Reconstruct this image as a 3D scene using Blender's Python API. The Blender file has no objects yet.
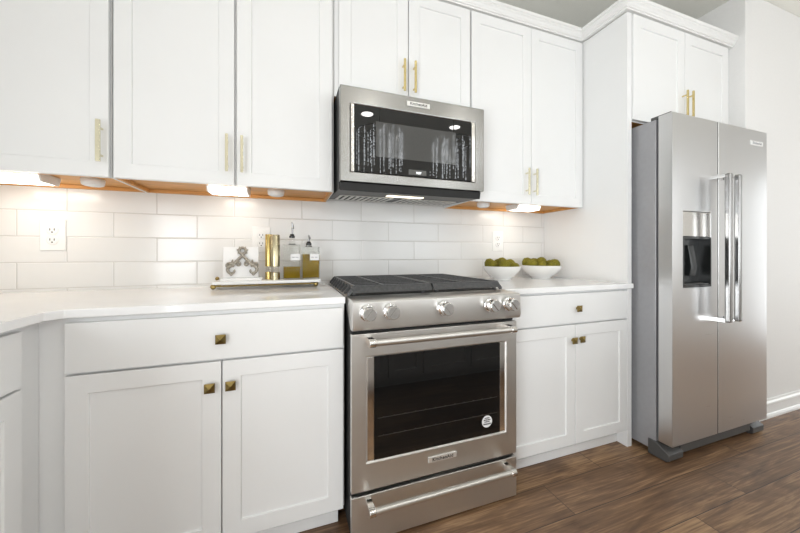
import bpy, bmesh, math, random
from mathutils import Vector, Matrix, noise
random.seed(7)
R = math.radians
SC = bpy.context.scene
COL = SC.collection

# ------------------------------------------------------------------ camera, light, exposure
cam = bpy.data.objects.new('camera', bpy.data.cameras.new('camera'))
COL.objects.link(cam)
cam.location = (-0.218, -1.8965, 1.1151)
cam.rotation_euler = (R(90), 0, R(-19.556))
cam.data.sensor_width = 36
cam.data.lens = 315.14 * 36 / 800
cam.data.shift_y = -(266.5 - 253.25) / 800
cam.data.clip_start = 0.02
SC.camera = cam

SC.view_settings.view_transform = 'Standard'
SC.view_settings.look = 'None'
SC.view_settings.gamma = 1.0
SC.view_settings.use_curve_mapping = False
SC.view_settings.exposure = 0.05

world = bpy.data.worlds.new('world')
SC.world = world
world.use_nodes = True
world.node_tree.nodes['Background'].inputs[0].default_value = (0.85, 0.92, 1.0, 1)
world.node_tree.nodes['Background'].inputs[1].default_value = 1.0

ROOM_X0, ROOM_X1, ROOM_Y0, CEIL = -1.56, 5.2, -6.0, 2.849


def area(name, loc, rot, sx, sy, power, color=(1, 1, 1)):
    l = bpy.data.lights.new(name, 'AREA')
    l.shape = 'RECTANGLE'; l.size = sx; l.size_y = sy; l.energy = power; l.color = color
    o = bpy.data.objects.new(name, l); COL.objects.link(o)
    o.location = loc; o.rotation_euler = rot
    return o


# added fill lights in place of window daylight; the walls behind are solid
FILL_WINS = [(0.55, 1.9), (2.95, 1.9)]
for wx, ww in FILL_WINS:
    area('window_daylight', (wx, ROOM_Y0 + 0.05, 1.55), (R(90), 0, 0), ww - 0.1, 1.7, 26, (0.915, 0.965, 1.0))
area('window_daylight', (ROOM_X1 - 0.05, -1.28, 1.07), (R(90), 0, R(90)), 0.8, 1.95, 17, (0.915, 0.965, 1.0))  # added light along the aisle, for the lower cabinet fronts
area('window_daylight', (ROOM_X1 - 0.05, -4.2, 1.55), (R(90), 0, R(90)), 2.4, 1.3, 26, (0.915, 0.965, 1.0))  # added light on the end wall, clear of the refrigerator's reflection
area('window_daylight', (ROOM_X0 + 0.05, -3.05, 0.86), (R(90), 0, R(-90)), 2.0, 1.5, 83, (0.915, 0.965, 1.0))  # added from the left to brighten end panel and base doors

# ------------------------------------------------------------------ materials


def mat(name, color, rough=0.5, metal=0.0, **kw):
    m = bpy.data.materials.new(name); m.use_nodes = True
    b = m.node_tree.nodes['Principled BSDF']
    b.inputs['Base Color'].default_value = (*color, 1)
    b.inputs['Roughness'].default_value = rough
    b.inputs['Metallic'].default_value = metal
    for k, v in kw.items():
        b.inputs[k.replace('_', ' ')].default_value = v
    return m


def nodes(m):
    nt = m.node_tree
    return nt, nt.nodes, nt.links, nt.nodes['Principled BSDF']


def add_noise_variation(m, scale, amount, detail=3, stretch=(1, 1, 1), bump=0.0, bump_dist=0.001):
    """small procedural colour and relief variation in object space"""
    nt, N, L, b = nodes(m)
    tc = N.new('ShaderNodeTexCoord'); mp = N.new('ShaderNodeMapping'); mp.inputs['Scale'].default_value = stretch
    nz = N.new('ShaderNodeTexNoise'); nz.inputs['Scale'].default_value = scale; nz.inputs['Detail'].default_value = detail
    L.new(tc.outputs['Object'], mp.inputs[0]); L.new(mp.outputs[0], nz.inputs['Vector'])
    if amount:
        c = b.inputs['Base Color'].default_value[:3]
        rp = N.new('ShaderNodeValToRGB')
        rp.color_ramp.elements[0].position = 0.3; rp.color_ramp.elements[1].position = 0.7
        rp.color_ramp.elements[0].color = (*[x * (1 - amount) for x in c], 1)
        rp.color_ramp.elements[1].color = (*[min(1, x * (1 + amount)) for x in c], 1)
        L.new(nz.outputs[0], rp.inputs[0]); L.new(rp.outputs[0], b.inputs['Base Color'])
    if bump:
        bp = N.new('ShaderNodeBump'); bp.inputs['Strength'].default_value = bump; bp.inputs['Distance'].default_value = bump_dist
        L.new(nz.outputs[0], bp.inputs['Height']); L.new(bp.outputs[0], b.inputs['Normal'])
    return m


def steel(name, color, rough, aniso=0.6):
    m = mat(name, color, rough, 1.0, Anisotropic=aniso, Anisotropic_Rotation=0.25)
    nt, N, L, b = nodes(m)
    tg = N.new('ShaderNodeTangent'); tg.direction_type = 'RADIAL'; tg.axis = 'Z'
    L.new(tg.outputs[0], b.inputs['Tangent'])
    tc = N.new('ShaderNodeTexCoord'); mp = N.new('ShaderNodeMapping'); mp.inputs['Scale'].default_value = (3, 3, 420)
    nz = N.new('ShaderNodeTexNoise'); nz.inputs['Scale'].default_value = 1.0; nz.inputs['Detail'].default_value = 2
    L.new(tc.outputs['Object'], mp.inputs[0]); L.new(mp.outputs[0], nz.inputs['Vector'])
    mr = N.new('ShaderNodeMapRange'); mr.inputs[3].default_value = rough * 0.96; mr.inputs[4].default_value = rough * 1.04
    L.new(nz.outputs[0], mr.inputs[0]); L.new(mr.outputs[0], b.inputs['Roughness'])
    return m


M = {}
M['paint'] = add_noise_variation(mat('white cabinet paint', (0.84, 0.84, 0.835), 0.42), 3, 0.01)
M['wall'] = add_noise_variation(mat('wall paint', (0.82, 0.81, 0.795), 0.7), 60, 0.01, bump=0.05)
M['ceiling'] = add_noise_variation(mat('ceiling paint', (0.84, 0.83, 0.77), 0.9), 80, 0.01, bump=0.05)
M['trim'] = add_noise_variation(mat('white trim paint', (0.85, 0.845, 0.83), 0.3), 3, 0.01)
M['quartz'] = add_noise_variation(mat('white quartz', (0.91, 0.91, 0.91), 0.12), 9, 0.02, 6)
M['wood_raw'] = add_noise_variation(mat('honey plywood', (0.66, 0.33, 0.10), 0.45), 6, 0.16, 5, (1, 9, 9))
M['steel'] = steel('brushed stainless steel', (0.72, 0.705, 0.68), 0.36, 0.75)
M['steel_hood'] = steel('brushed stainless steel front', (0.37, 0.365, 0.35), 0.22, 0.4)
M['steel_fridge'] = steel('brushed stainless steel door', (0.66, 0.66, 0.66), 0.28, 0.6)
M['steel_polished'] = add_noise_variation(mat('polished steel', (0.74, 0.72, 0.69), 0.12, 1.0), 40, 0.02)
M['steel_satin'] = add_noise_variation(mat('satin steel bar', (0.70, 0.68, 0.65), 0.36, 1.0), 40, 0.03, 3, (1, 1, 1))
M['steel_bar'] = add_noise_variation(mat('satin steel bar handle', (0.36, 0.355, 0.35), 0.24, 1.0), 40, 0.02)
M['dark_metal'] = add_noise_variation(mat('dark chrome', (0.30, 0.30, 0.30), 0.15, 1.0), 30, 0.03)
M['mill_metal'] = add_noise_variation(mat('aged steel and brass', (0.50, 0.44, 0.29), 0.22, 1.0), 30, 0.05)
M['mill_brass'] = add_noise_variation(mat('deep brass', (0.56, 0.42, 0.16), 0.22, 1.0), 30, 0.05)
M['chrome'] = add_noise_variation(mat('chrome', (0.80, 0.80, 0.80), 0.08, 1.0), 30, 0.01)
M['grey_paint'] = add_noise_variation(mat('grey enamel side', (0.36, 0.36, 0.375), 0.4, 0.3), 40, 0.03)
M['grey_plastic'] = add_noise_variation(mat('grey plastic', (0.085, 0.084, 0.082), 0.45), 40, 0.04)
M['black'] = add_noise_variation(mat('black enamel', (0.010, 0.010, 0.010), 0.6), 20, 0.1)
M['black_gloss'] = add_noise_variation(mat('black glass', (0.006, 0.006, 0.006), 0.02, IOR=1.45), 5, 0.1)
M['black_plastic'] = add_noise_variation(mat('black plastic', (0.018, 0.019, 0.019), 0.2), 20, 0.1)
M['black_glass'] = add_noise_variation(mat('black door glass', (0.006, 0.006, 0.006), 0.015, IOR=1.47), 5, 0.1)
M['window_mesh'] = add_noise_variation(mat('dark mesh window', (0.055, 0.055, 0.053), 0.05, IOR=1.6), 300, 0.15)
M['iron'] = add_noise_variation(mat('cast iron', (0.065, 0.065, 0.066), 0.36), 90, 0.25, bump=0.25)
M['brass'] = add_noise_variation(mat('satin brass', (0.70, 0.57, 0.27), 0.26, 1.0), 30, 0.04)
M['champagne'] = add_noise_variation(mat('pale champagne brass', (0.80, 0.755, 0.57), 0.24, 1.0), 30, 0.04)
M['antique'] = add_noise_variation(mat('antique brass', (0.33, 0.245, 0.09), 0.28, 1.0), 60, 0.2)
M['white_plastic'] = add_noise_variation(mat('white plastic', (0.85, 0.845, 0.83), 0.3), 20, 0.01)
M['slot'] = add_noise_variation(mat('dark slot', (0.02, 0.02, 0.02), 0.6), 20, 0.1)
M['badge'] = add_noise_variation(mat('satin badge', (0.80, 0.79, 0.77), 0.3, 0.7), 20, 0.02)
M['ink'] = add_noise_variation(mat('black ink', (0.015, 0.015, 0.015), 0.5), 20, 0.1)
M['ink_grey'] = add_noise_variation(mat('grey ink', (0.30, 0.30, 0.32), 0.5), 20, 0.1)
M['paper'] = add_noise_variation(mat('white paper label', (0.84, 0.84, 0.84), 0.5), 20, 0.01)
M['ceramic'] = add_noise_variation(mat('white ceramic', (0.83, 0.82, 0.80), 0.25), 8, 0.02)
M['marble'] = add_noise_variation(mat('white marble', (0.86, 0.855, 0.85), 0.2), 7, 0.03, 6)
M['pewter'] = add_noise_variation(mat('weathered pewter', (0.36, 0.33, 0.28), 0.4, 0.6), 160, 0.4, bump=0.4)
M['moss'] = add_noise_variation(mat('moss', (0.235, 0.205, 0.018), 0.95), 60, 0.75, 6, bump=1.0, bump_dist=0.004)
M['glass'] = mat('clear glass', (0.97, 0.98, 0.97), 0.02, Transmission_Weight=1.0, IOR=1.12)
M['acrylic'] = mat('clear acrylic', (0.93, 0.90, 0.84), 0.05, Transmission_Weight=1.0, IOR=1.3)
M['oil'] = mat('golden oil', (0.44, 0.28, 0.006), 0.08, Transmission_Weight=0.4, IOR=1.2)


def emit(name, color, strength):
    m = mat(name, color, 0.5)
    b = m.node_tree.nodes['Principled BSDF']
    b.inputs['Emission Color'].default_value = (*color, 1)
    b.inputs['Emission Strength'].default_value = strength
    return m


M['lamp_warm'] = emit('lit diffuser', (1.0, 0.93, 0.83), 9.5)
M['lamp_hood'] = emit('lit hood lamp', (1.0, 0.90, 0.72), 2.5)
M['lamp_ceiling'] = emit('lit ceiling lamp', (1.0, 0.96, 0.92), 6.0)
M['lamp_far'] = emit('lit ceiling lamp over island', (1.0, 0.96, 0.92), 45.0)
M['digits'] = emit('lit digits', (0.95, 0.98, 1.0), 0.8)
M['crystal'] = emit('lit crystal rods', (0.92, 0.96, 1.0), 9.5)  # rods give off light themselves, standing in for bulbs inside


def tile_material():
    m = mat('glossy white tile', (0.80, 0.785, 0.76), 0.15)
    nt, N, L, b = nodes(m)
    tc = N.new('ShaderNodeTexCoord'); sp = N.new('ShaderNodeSeparateXYZ'); cb = N.new('ShaderNodeCombineXYZ')
    ax = N.new('ShaderNodeMath'); ax.operation = 'ADD'; ax.inputs[1].default_value = 0.838 + 0.3475 * 10
    az = N.new('ShaderNodeMath'); az.operation = 'ADD'; az.inputs[1].default_value = -0.002
    L.new(tc.outputs['Object'], sp.inputs[0])
    L.new(sp.outputs['X'], ax.inputs[0]); L.new(sp.outputs['Z'], az.inputs[0])
    L.new(ax.outputs[0], cb.inputs[0]); L.new(az.outputs[0], cb.inputs[1])
    br = N.new('ShaderNodeTexBrick')
    br.offset = 0.5; br.offset_frequency = 2; br.squash = 1.0
    br.inputs['Scale'].default_value = 1.0
    br.inputs['Brick Width'].default_value = 0.3475
    br.inputs['Row Height'].default_value = 0.119
    br.inputs['Mortar Size'].default_value = 0.0022
    br.inputs['Mortar Smooth'].default_value = 0.3
    br.inputs['Color1'].default_value = (0.815, 0.81, 0.795, 1)
    br.inputs['Color2'].default_value = (0.775, 0.77, 0.755, 1)
    br.inputs['Mortar'].default_value = (0.66, 0.645, 0.62, 1)
    L.new(cb.outputs[0], br.inputs['Vector'])
    L.new(br.outputs['Color'], b.inputs['Base Color'])
    # rounded tile edges and a gentle hand-made waviness
    br2 = N.new('ShaderNodeTexBrick')
    br2.offset = 0.5; br2.offset_frequency = 2; br2.squash = 1.0
    for k, v in (('Scale', 1.0), ('Brick Width', 0.3475), ('Row Height', 0.119), ('Mortar Size', 0.005), ('Mortar Smooth', 1.0)):
        br2.inputs[k].default_value = v
    L.new(cb.outputs[0], br2.inputs['Vector'])
    nz = N.new('ShaderNodeTexNoise'); nz.inputs['Scale'].default_value = 9; nz.inputs['Detail'].default_value = 2
    L.new(cb.outputs[0], nz.inputs['Vector'])
    mu = N.new('ShaderNodeMath'); mu.operation = 'MULTIPLY'; mu.inputs[1].default_value = -1.0
    L.new(br2.outputs['Fac'], mu.inputs[0])
    ma = N.new('ShaderNodeMath'); ma.operation = 'MULTIPLY_ADD'; ma.inputs[1].default_value = 0.9
    L.new(nz.outputs[0], ma.inputs[0]); L.new(mu.outputs[0], ma.inputs[2])
    bp = N.new('ShaderNodeBump'); bp.inputs['Strength'].default_value = 0.6; bp.inputs['Distance'].default_value = 0.0022
    L.new(ma.outputs[0], bp.inputs['Height']); L.new(bp.outputs[0], b.inputs['Normal'])
    return m


def floor_material():
    m = mat('vinyl oak planks', (0.2, 0.14, 0.1), 0.42)
    nt, N, L, b = nodes(m)

    def math_(op, a, bb=None, c=None):
        n = N.new('ShaderNodeMath'); n.operation = op
        for i, v in enumerate((a, bb, c)):
            if v is None: continue
            if isinstance(v, (int, float)): n.inputs[i].default_value = v
            else: L.new(v, n.inputs[i])
        return n.outputs[0]
    W, LEN = 0.177, 1.23
    tc = N.new('ShaderNodeTexCoord'); sp = N.new('ShaderNodeSeparateXYZ'); L.new(tc.outputs['Object'], sp.inputs[0])
    x, y = sp.outputs['X'], sp.outputs['Y']
    rowf = math_('DIVIDE', math_('ADD', y, 0.703), W)
    row = math_('FLOOR', rowf)
    k = math_('SUBTRACT', -1.0, row)
    off = math_('MULTIPLY_ADD', k, -0.38, 0.937)
    xf = math_('DIVIDE', math_('SUBTRACT', x, off), LEN)
    colm = math_('FLOOR', xf)
    cb = N.new('ShaderNodeCombineXYZ'); L.new(row, cb.inputs[0]); L.new(colm, cb.inputs[1])
    wn = N.new('ShaderNodeTexWhiteNoise'); wn.noise_dimensions = '2D'; L.new(cb.outputs[0], wn.inputs['Vector'])
    # seams
    dy = math_('MULTIPLY', math_('PINGPONG', rowf, 0.5), W)
    dx = math_('MULTIPLY', math_('PINGPONG', xf, 0.5), LEN)
    d = math_('MINIMUM', dx, dy)
    seam = N.new('ShaderNodeMapRange'); seam.inputs[1].default_value = 0.0006; seam.inputs[2].default_value = 0.0024
    L.new(d, seam.inputs[0])
    # wood figure, stretched along the plank and different from plank to plank
    gv = N.new('ShaderNodeCombineXYZ')
    L.new(math_('MULTIPLY_ADD', wn.outputs['Value'], 37.0, math_('MULTIPLY', x, 1.0)), gv.inputs[0])
    L.new(math_('MULTIPLY_ADD', wn.outputs['Value'], 11.0, math_('MULTIPLY', y, 7.0)), gv.inputs[1])
    n1 = N.new('ShaderNodeTexNoise'); n1.inputs['Scale'].default_value = 1.6; n1.inputs['Detail'].default_value = 8; n1.inputs['Roughness'].default_value = 0.6; n1.inputs['Distortion'].default_value = 1.8
    L.new(gv.outputs[0], n1.inputs['Vector'])
    gv2 = N.new('ShaderNodeCombineXYZ')
    L.new(math_('MULTIPLY_ADD', wn.outputs['Value'], 19.0, math_('MULTIPLY', x, 4.0)), gv2.inputs[0])
    L.new(math_('MULTIPLY', y, 130.0), gv2.inputs[1])
    n2 = N.new('ShaderNodeTexNoise'); n2.inputs['Scale'].default_value = 1.0; n2.inputs['Detail'].default_value = 4
    L.new(gv2.outputs[0], n2.inputs['Vector'])
    f = math_('MULTIPLY_ADD', n2.outputs[0], 0.55, math_('MULTIPLY_ADD', n1.outputs[0], 0.85, -0.125))
    f = math_('ADD', f, math_('MULTIPLY_ADD', wn.outputs['Value'], 0.26, -0.20))
    rp = N.new('ShaderNodeValToRGB')
    e = rp.color_ramp.elements
    e[0].position = 0.25; e[0].color = (0.078, 0.041, 0.022, 1)
    e[1].position = 0.78; e[1].color = (0.48, 0.30, 0.160, 1)
    q = e.new(0.50); q.color = (0.20, 0.112, 0.059, 1)
    L.new(f, rp.inputs[0])
    mx = N.new('ShaderNodeMix'); mx.data_type = 'RGBA'
    L.new(seam.outputs[0], mx.inputs['Factor'])
    mx.inputs['A'].default_value = (0.035, 0.022, 0.016, 1)
    L.new(rp.outputs[0], mx.inputs['B']); L.new(mx.outputs['Result'], b.inputs['Base Color'])
    bp = N.new('ShaderNodeBump'); bp.inputs['Strength'].default_value = 0.4; bp.inputs['Distance'].default_value = 0.001
    L.new(math_('MULTIPLY_ADD', n2.outputs[0], 0.3, seam.outputs[0]), bp.inputs['Height']); L.new(bp.outputs[0], b.inputs['Normal'])
    return m


M['tile'] = tile_material()
M['floor'] = floor_material()

# ------------------------------------------------------------------ helpers


def link(name, me, material, root=None, parent=None):
    """link a mesh built in world coordinates as a part under a root Empty (or as a top-level object)"""
    o = bpy.data.objects.new(name, me)
    COL.objects.link(o)
    if material is not None: me.materials.append(material)
    if parent is not None:
        if root is not None: me.transform(Matrix.Translation(-root.location))
        o.parent = parent
    return o


def build(name, bm, material, root=None, sub=None, bevel=0.0, smooth=False, seg=2):
    bmesh.ops.recalc_face_normals(bm, faces=bm.faces)
    me = bpy.data.meshes.new(name)
    bm.to_mesh(me); bm.free()
    o = link(name, me, material, root, sub if sub is not None else root)
    if smooth or bevel:
        me.polygons.foreach_set('use_smooth', [True] * len(me.polygons))
        me.set_sharp_from_angle(angle=R(32))
    if bevel:
        b = o.modifiers.new('bevel', 'BEVEL'); b.width = bevel; b.segments = seg; b.limit_method = 'ANGLE'; b.angle_limit = R(40)
        b.harden_normals = True
    return o


def thing(name, loc, label, cat, group=None):
    o = bpy.data.objects.new(name, None); COL.objects.link(o)
    o.location = loc; o.empty_display_size = 0.1
    o['label'] = label; o['category'] = cat
    if group: o['group'] = group
    return o


def tag(o, label, cat, group=None):
    o['label'] = label; o['category'] = cat
    if group: o['group'] = group
    return o


def struct(name, bm, m, bevel=0.0):
    o = build(name, bm, m, bevel=bevel); o['kind'] = 'structure'
    return o


def NB(): return bmesh.new()


def box(bm, x0, x1, y0, y1, z0, z1):
    v = [bm.verts.new(p) for p in ((x0, y0, z0), (x1, y0, z0), (x1, y1, z0), (x0, y1, z0), (x0, y0, z1), (x1, y0, z1), (x1, y1, z1), (x0, y1, z1))]
    for f in ((0, 3, 2, 1), (4, 5, 6, 7), (0, 1, 5, 4), (1, 2, 6, 5), (2, 3, 7, 6), (3, 0, 4, 7)):
        bm.faces.new([v[i] for i in f])
    return bm


def B(*a): return box(NB(), *a)


def prism(bm, pts, fn, a, b):
    """polygon pts extruded between parameters a and b; fn(p, t) gives a point"""
    n = len(pts)
    va = [bm.verts.new(fn(p, a)) for p in pts]; vb = [bm.verts.new(fn(p, b)) for p in pts]
    bm.faces.new(va); bm.faces.new(vb[::-1])
    for i in range(n):
        bm.faces.new((va[i], va[(i + 1) % n], vb[(i + 1) % n], vb[i]))
    return bm


def recess_plate(bm, w, h, t, hole, depth, slope=0.0, open_back=False):
    """plate in local coords x 0..w, z 0..h, front y=0, back y=t, with a rectangular recess sunk from the front"""
    hx0, hx1, hz0, hz1 = hole
    s = slope
    O = [(0, 0), (w, 0), (w, h), (0, h)]
    H = [(hx0, hz0), (hx1, hz0), (hx1, hz1), (hx0, hz1)]
    I = [(hx0 + s, hz0 + s), (hx1 - s, hz0 + s), (hx1 - s, hz1 - s), (hx0 + s, hz1 - s)]
    vo = [bm.verts.new((x, 0, z)) for x, z in O]
    vh = [bm.verts.new((x, 0, z)) for x, z in H]
    vi = [bm.verts.new((x, depth, z)) for x, z in I]
    vb = [bm.verts.new((x, t, z)) for x, z in O]
    for i in range(4):
        j = (i + 1) % 4
        bm.faces.new((vo[i], vo[j], vh[j], vh[i]))
        bm.faces.new((vh[i], vh[j], vi[j], vi[i]))
        bm.faces.new((vo[j], vo[i], vb[i], vb[j]))
    if open_back:
        vk = [bm.verts.new((x, t, z)) for x, z in I]
        for i in range(4):
            j = (i + 1) % 4
            bm.faces.new((vi[i], vi[j], vk[j], vk[i]))
            bm.faces.new((vb[i], vb[j], vk[j], vk[i]))
    else:
        bm.faces.new(vi); bm.faces.new(vb[::-1])
    return bm


def move(bm, m):
    bmesh.ops.transform(bm, matrix=m, verts=bm.verts); return bm


def T(x, y, z): return Matrix.Translation((x, y, z))


def lathe(bm, prof, seg=40, c=(0, 0, 0), caps=True):
    rings = []
    for r, z in prof:
        rings.append([bm.verts.new((c[0] + r * math.cos(2 * math.pi * i / seg), c[1] + r * math.sin(2 * math.pi * i / seg), c[2] + z)) for i in range(seg)])
    for a, b in zip(rings, rings[1:]):
        for i in range(seg):
            bm.faces.new((a[i], a[(i + 1) % seg], b[(i + 1) % seg], b[i]))
    if caps:
        bm.faces.new(rings[0][::-1]); bm.faces.new(rings[-1])
    return bm


def tube(bm, pts, r, seg=12):
    pts = [Vector(p) for p in pts]
    n = len(pts); rings = []
    up = Vector((0, 0, 1)); prev = None
    for i, p in enumerate(pts):
        t = (pts[min(i + 1, n - 1)] - pts[max(i - 1, 0)]).normalized()
        if prev is None:
            a = t.cross(up)
            if a.length < 0.1: a = t.cross(Vector((1, 0, 0)))
        else:
            a = prev - t * prev.dot(t)
        a.normalize(); prev = a
        b = t.cross(a)
        rr = r[i] if isinstance(r, (list, tuple)) else r
        rings.append([bm.verts.new(p + a * rr * math.cos(2 * math.pi * k / seg) + b * rr * math.sin(2 * math.pi * k / seg)) for k in range(seg)])
    for a, b in zip(rings, rings[1:]):
        for k in range(seg):
            bm.faces.new((a[k], a[(k + 1) % seg], b[(k + 1) % seg], b[k]))
    bm.faces.new(rings[0][::-1]); bm.faces.new(rings[-1])
    return bm


def cyl(bm, p, q, r, seg=24): return tube(bm, [p, q], r, seg)


def text(name, body, size, loc, material, root, sub, rot=(R(90), 0, 0), align='CENTER', wide=1.0):
    cu = bpy.data.curves.new(name, 'FONT')
    cu.body = body; cu.size = size; cu.align_x = align; cu.align_y = 'CENTER'; cu.extrude = 0.0003
    cu.space_character = wide; cu.offset = size * 0.02
    cu.materials.append(material)
    tmp = bpy.data.objects.new(name, cu); COL.objects.link(tmp)
    bpy.context.view_layer.update()
    me = bpy.data.meshes.new_from_object(tmp.evaluated_get(bpy.context.evaluated_depsgraph_get()))
    bpy.data.objects.remove(tmp); bpy.data.curves.remove(cu); me.name = name
    o = bpy.data.objects.new(name, me); COL.objects.link(o)
    if not me.materials: me.materials.append(material)
    o.location = Vector(loc) - root.location; o.rotation_euler = rot; o.parent = sub
    return o


def shaker(name, root, x0, x1, z0, z1, yf, t=0.02, rail=0.059, depth=0.007, material=None, flat=False):
    bm = NB()
    if flat: box(bm, 0, x1 - x0, 0, t, 0, z1 - z0)
    else: recess_plate(bm, x1 - x0, z1 - z0, t, (rail, x1 - x0 - rail, rail, z1 - z0 - rail), depth, 0.0015)
    move(bm, T(x0, yf, z0))
    return build(name, bm, material or M['paint'], root, bevel=0.0016)


def bar_pull(root, door, x, yf, z0, z1, m, w=0.011, d=0.009):
    bm = NB()
    box(bm, x - w / 2, x + w / 2, yf - 0.034, yf - 0.034 + d, z0, z1)
    pull = build('pull', bm, m, root, door, bevel=0.0012)
    for z in (z0 + 0.028, z1 - 0.028):
        build('pull_post', cyl(NB(), (x, yf - 0.026, z), (x, yf + 0.001, z), 0.0042, 14), m, root, door, smooth=True)
    return pull


def pyramid_knob(root, door, x, yf, z, s=0.033):
    bm = NB(); h = s / 2
    yb, yt, ya = yf - 0.014, yf - 0.019, yf - 0.029
    ring = lambda k, y: [bm.verts.new((x + a * k, y, z + b * k)) for a, b in ((-h, -h), (h, -h), (h, h), (-h, h))]
    r0, r1 = ring(0.95, yb), ring(1.0, yt)
    r2 = ring(0.86, yt - 0.0015)
    ap = bm.verts.new((x, ya, z))
    bm.faces.new(r0)
    for A_, B_ in ((r0, r1), (r1, r2)):
        for i in range(4): bm.faces.new((A_[i], A_[(i + 1) % 4], B_[(i + 1) % 4], B_[i]))
    for i in range(4): bm.faces.new((r2[i], r2[(i + 1) % 4], ap))
    cyl(bm, (x, yb + 0.001, z), (x, yf + 0.001, z), 0.008, 16)
    return build('knob', bm, M['antique'], root, door)


# ------------------------------------------------------------------ room
struct('floor', B(ROOM_X0 - 0.1, ROOM_X1 + 0.1, ROOM_Y0 - 0.1, 0.1, -0.08, 0), M['floor'])
struct('ceiling', B(ROOM_X0 - 0.1, ROOM_X1 + 0.1, ROOM_Y0 - 0.1, 0.1, CEIL, CEIL + 0.1), M['ceiling'])
struct('wall_back', B(ROOM_X0 - 0.1, 2.63, 0.010, 0.11, 0, CEIL), M['wall'])
struct('wall_backsplash', B(-1.556, 1.6195, 0.0, 0.012, 0.9, 1.50), M['tile'])
struct('wall_left', B(ROOM_X0 - 0.12, ROOM_X0, ROOM_Y0, 0.1, 0, CEIL), M['wall'])
struct('wall_right', B(2.63, ROOM_X1 + 0.1, -0.70, 0.11, 0, CEIL), M['wall'], bevel=0.006)
struct('wall_end', B(ROOM_X1, ROOM_X1 + 0.12, ROOM_Y0, -0.69, 0, CEIL), M['wall'])
struct('wall_front', B(ROOM_X0 - 0.1, ROOM_X1 + 0.1, ROOM_Y0 - 0.12, ROOM_Y0, 0, CEIL), M['wall'])
for i, (wx, ww) in enumerate(FILL_WINS):  # frames added round the fill lights, with no openings behind
    bm = NB()
    recess_plate(bm, ww + 0.2, 2.0, 0.04, (0.1, ww + 0.1, 0.1, 1.9), 0.03, open_back=True)
    move(bm, Matrix.Rotation(math.pi, 4, 'Z')); move(bm, T(wx + ww / 2 + 0.1, ROOM_Y0 + 0.04, 0.55))
    struct('window_%d' % (i + 1), bm, M['trim'])
bm = NB()
recess_plate(bm, 1.0, 2.15, 0.04, (0.1, 0.9, 0.1, 2.05), 0.03, open_back=True)
move(bm, Matrix.Rotation(R(-90), 4, 'Z')); move(bm, T(ROOM_X1 - 0.04, -0.78, 0.02))
struct('window_3', bm, M['trim'])  # frame added round the aisle fill light
bm = NB()
recess_plate(bm, 2.6, 1.5, 0.04, (0.1, 2.5, 0.1, 1.4), 0.03, open_back=True)
move(bm, Matrix.Rotation(R(-90), 4, 'Z')); move(bm, T(ROOM_X1 - 0.04, -2.9, 0.8))
struct('window_5', bm, M['trim'])  # frame added round the far end fill light
bm = NB()
recess_plate(bm, 2.2, 1.7, 0.04, (0.1, 2.1, 0.1, 1.6), 0.03, open_back=True)
move(bm, Matrix.Rotation(R(90), 4, 'Z')); move(bm, T(ROOM_X0 + 0.04, -4.15, 0.02))
struct('window_4', bm, M['trim'])  # frame added round the left fill light
# moulded baseboard on the wall beside the refrigerator
prof = [(-0.701, 0.0), (-0.727, 0.0), (-0.727, 0.012), (-0.722, 0.022), (-0.715, 0.026), (-0.715, 0.078), (-0.719, 0.086), (-0.717, 0.096), (-0.709, 0.104), (-0.707, 0.115), (-0.701, 0.117)]
struct('baseboard_right', prism(NB(), prof, lambda p, t: (t, p[0], p[1]), 2.63, ROOM_X1 - 0.01), M['trim'])

# crown moulding: one mitred sweep over the upper cabinets, stepping out round the refrigerator cabinet
CZ = 2.506
cp = [(0.0, 0.005), (0.021, 0.005), (0.023, 0.012), (0.028, 0.0135), (0.029, 0.023), (0.032, 0.025), (0.036, 0.034), (0.044, 0.042), (0.044, 0.047), (0.048, 0.0485), (0.052, 0.054), (0.052, 0.063), (0.0, 0.063)]
path = [(-1.555, -0.322, 0, -1), (1.62, -0.322, -1, -1), (1.62, -0.617, -1, -1), (2.629, -0.617, 0, -1)]
bm = NB(); prev = None
for (x, y, mx_, my_) in path:
    ring = [bm.verts.new((x + mx_ * d, y + my_ * d, CZ + z)) for d, z in cp]
    if prev:
        n = len(ring)
        for i in range(n): bm.faces.new((prev[i], prev[(i + 1) % n], ring[(i + 1) % n], ring[i]))
    else: bm.faces.new(ring)
    prev = ring
bm.faces.new(prev[::-1])
struct('trim_1', bm, M['trim'])

# ------------------------------------------------------------------ wall cabinets


def upper_carcass(root, x0, x1, yb, yf, z0, z1, lip=0.022):
    """white box with a recessed honey-wood underside"""
    bm = NB()
    box(bm, x0, x1, yf, yb, z0 + lip, z1)
    box(bm, x0, x0 + 0.003, yf, yb, z0, z0 + lip)
    box(bm, x1 - 0.003, x1, yf, yb, z0, z0 + lip)
    box(bm, x0 + 0.003, x1 - 0.003, yf, yf + 0.003, z0, z0 + lip)
    build('carcass', bm, M['paint'], root)
    bm = NB()
    a, b_ = x0 + 0.0035, x1 - 0.0035
    box(bm, a, b_, yf + 0.0035, yb - 0.001, z0 + lip - 0.005, z0 + lip - 0.0003)
    box(bm, a, b_, yb - 0.016, yb - 0.001, z0, z0 + lip - 0.006)
    box(bm, a, b_, yf + 0.0035, yf + 0.018, z0 + 0.001, z0 + lip - 0.006)
    box(bm, a, a + 0.013, yf + 0.019, yb - 0.017, z0 + 0.001, z0 + lip - 0.006)
    box(bm, b_ - 0.013, b_, yf + 0.019, yb - 0.017, z0 + 0.001, z0 + lip - 0.006)
    build('underside', bm, M['wood_raw'], root)


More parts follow.
